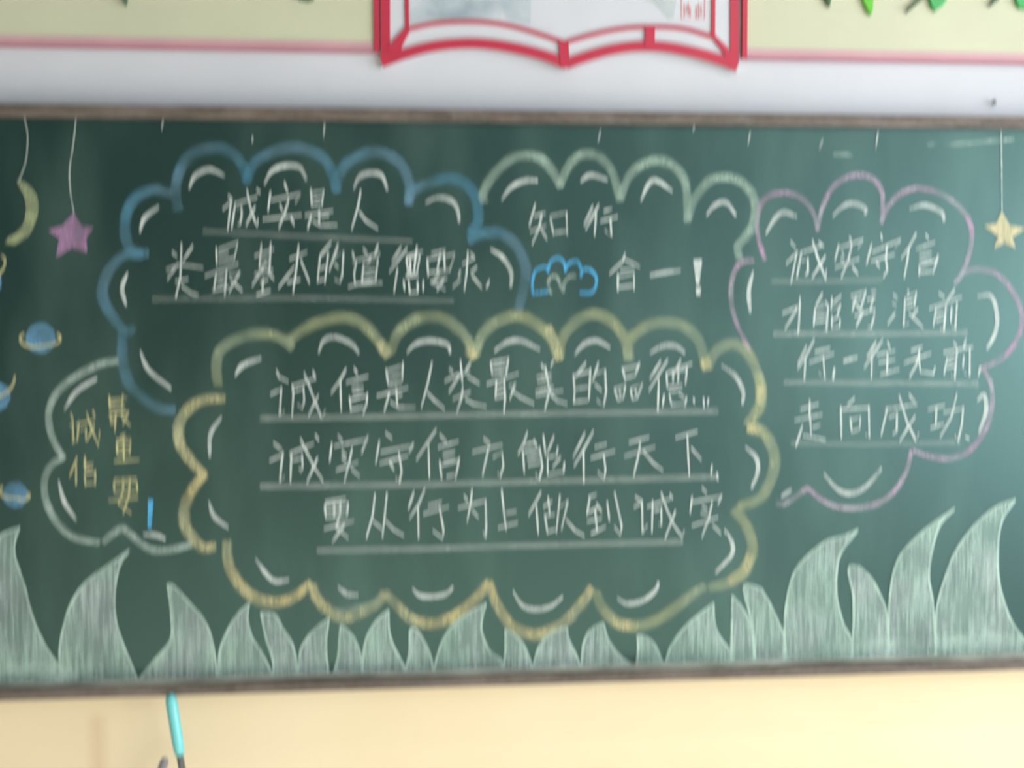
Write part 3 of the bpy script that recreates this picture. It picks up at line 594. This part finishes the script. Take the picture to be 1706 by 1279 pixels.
def bar(bm, pts, w, y=YB - .004):
    """Raised red acrylic strip along photo points; w is one width or one per point."""
    q = smooth(pts, 6) if len(pts) > 2 else list(pts)
    ws = w if isinstance(w, tuple) else (w, w)
    L, R = [], []
    for i, p in enumerate(q):
        a, b = q[max(0, i - 1)], q[min(len(q) - 1, i + 1)]; dx, dy = b[0] - a[0], b[1] - a[1]; l = math.hypot(dx, dy)
        h = (ws[0] + (ws[1] - ws[0]) * i / (len(q) - 1)) / 2
        L.append((p[0] - dy / l * h, p[1] + dx / l * h)); R.append((p[0] + dy / l * h, p[1] - dx / l * h))
    prism(bm, xz(L + R[::-1], y), y, YB + .001)
bm = bmesh.new()
bar(bm, [(642, -120), (642, 50), (642.5, 98)], 15.5); bar(bm, [(1224, -120), (1224, 50), (1224, 104)], 14)
bar(bm, Q((92, 268), (200, 228), (320, 198), (450, 186), (560, 190), (680, 209), (800, 240), (888, 275)), 17, YB - .0045)
bar(bm, Q((888, 275), (960, 248), (1080, 214), (1200, 198), (1320, 202), (1450, 227), (1560, 259), (1626, 285)), 17, YB - .005)
tag(mesh_obj('red_outline', bm, M['red'], book), 'thick red outline of the book')
bm = bmesh.new()
bar(bm, Q((200, -300), (201, 0), (203, 128)), 6.5); bar(bm, Q((1522, -300), (1522, 0), (1521, 158)), 6)
bar(bm, Q((205, 125), (320, 100), (460, 92), (600, 102), (740, 135), (880, 183)), 6.5, YB - .0045)
bar(bm, Q((880, 183), (1000, 148), (1130, 122), (1250, 115), (1390, 122), (1521, 158)), 6.5, YB - .005)
tag(mesh_obj('page_line', bm, M['red'], book), 'thin red inner page lines')
for pts, w, d in [(Q((205, 125), (165, 180), (135, 235)), (10, 24), .0055), (Q((1521, 155), (1570, 210), (1610, 262)), (6, 14), .0055),
                  (Q((876, 178), (884, 291)), 16, .006), (Q((1249, 112), (1248, 200)), 16, .006)]:
    bm = bmesh.new(); bar(bm, pts, w, YB - d); tag(mesh_obj('page_strut', bm, M['red'], book), 'short red bar joining page line and outline')
tag(mesh_obj('ink_painting', prism(bmesh.new(), xz([(683, -100), (683, 38), (720, 33), (776, 30), (833, 32), (836, 20), (845, 34), (884, 40), (886, -100)], YB - .0006), YB - .0006, YB + .001), M['ink'], book), 'grey ink-wash mountain print')
tag(mesh_obj('ink_painting', prism(bmesh.new(), xz([(1060, -60), (1130, -60), (1128, -6), (1122, 30), (1112, 32), (1100, 16), (1088, 4), (1070, -4)], YB - .0006), YB - .0006, YB + .001), M['ink_pale'], book), 'small grey ink-wash hill print')
bm = bmesh.new()
for pts, w in [([(1135.5, -40), (1135.5, 30)], 1.6), ([(1175, -40), (1174, 31)], 1.8), ([(1135, -40), (1175, -40)], 1.8), ([(1135, 31), (1174, 31)], 1.2)] + \
        [([(x, a), (x + .5, b)], 1.6) for x, a, b in ((1140, 8, 28), (1144, 10, 20), (1147, 5, 26), (1150, 12, 28), (1160, 10, 30), (1164, 4, 30), (1168, 8, 26))] + \
        [([(1139, y), (1151, y - 1)], 1.6) for y in (12, 20)] + [([(1158, y), (1170, y - 1)], 1.6) for y in (14, 23)]:
    bar(bm, pts, w, YB - .001)
tag(mesh_obj('seal_stamp', bm, M['seal'], book), 'small faded red square seal')

nc = P(1657, 170, WALL_Y - .012)
nail = mesh_obj('nail', lathe(bmesh.new(), [(.0022, 0), (.0022, .012), (.005, .012), (.005, .014), (.003, .016)], (nc.x, WALL_Y + .002, nc.z), (0, -1, 0), 14), M['nail'])
tag(nail, 'small dark nail in the white wall above the right end of the chalkboard', 'nail')

# ------------------------------------------------------------------ broom and mop leaning below the board
def stick(px_top, px_low, y_top, y_low):
    """Axis of a leaning stick: the world points at its top and where it leaves the photo."""
    return P(*px_top, y_top), P(*px_low, y_low)
top, low = stick((283.5, 1156), (303, 1279), -.058, -.083)
ax = (top - low).normalized(); L = (top.z - .03) / ax.z; foot = top - ax * L
o = empty('broom', (foot.x, foot.y, 0)); tag(o, 'teal handled broom leaning upright just under the left of the chalkboard', 'broom')
mesh_obj('pole', lathe(bmesh.new(), [(.0075, .02), (.0075, L - .12)], foot, ax), M['steel'], o)
mesh_obj('grip', lathe(bmesh.new(), [(.008, L - .127), (.0105, L - .121), (.0118, L - .105), (.0122, L - .03), (.0118, L - .012), (.0085, L - .004), (.004, L)], foot, ax), M['teal'], o)
mesh_obj('brush_head', box(foot.x - .14, foot.x + .14, foot.y - .025, foot.y + .025, .07, .11, .008), M['teal'], o)
mesh_obj('bristles', box(foot.x - .135, foot.x + .135, foot.y - .03, foot.y + .03, .0, .075, .004), M['bristle'], o)
top, low = stick((276, 1262), (267, 1290), -.035, -.045)
ax = (top - low).normalized(); L = (top.z - .03) / ax.z; foot = top - ax * L
o = empty('mop', (foot.x, foot.y, 0)); tag(o, 'grey handle end of a mop standing behind the teal broom', 'mop')
mesh_obj('pole', lathe(bmesh.new(), [(.0085, .06), (.0095, L - .02), (.009, L - .006), (.005, L)], foot, ax), M['grey'], o)
mesh_obj('mop_head', lathe(bmesh.new(), [(.04, -.03), (.045, .0), (.03, .08), (.016, .14), (.014, .16)], foot, (0, 0, 1)), M['mop'], o)
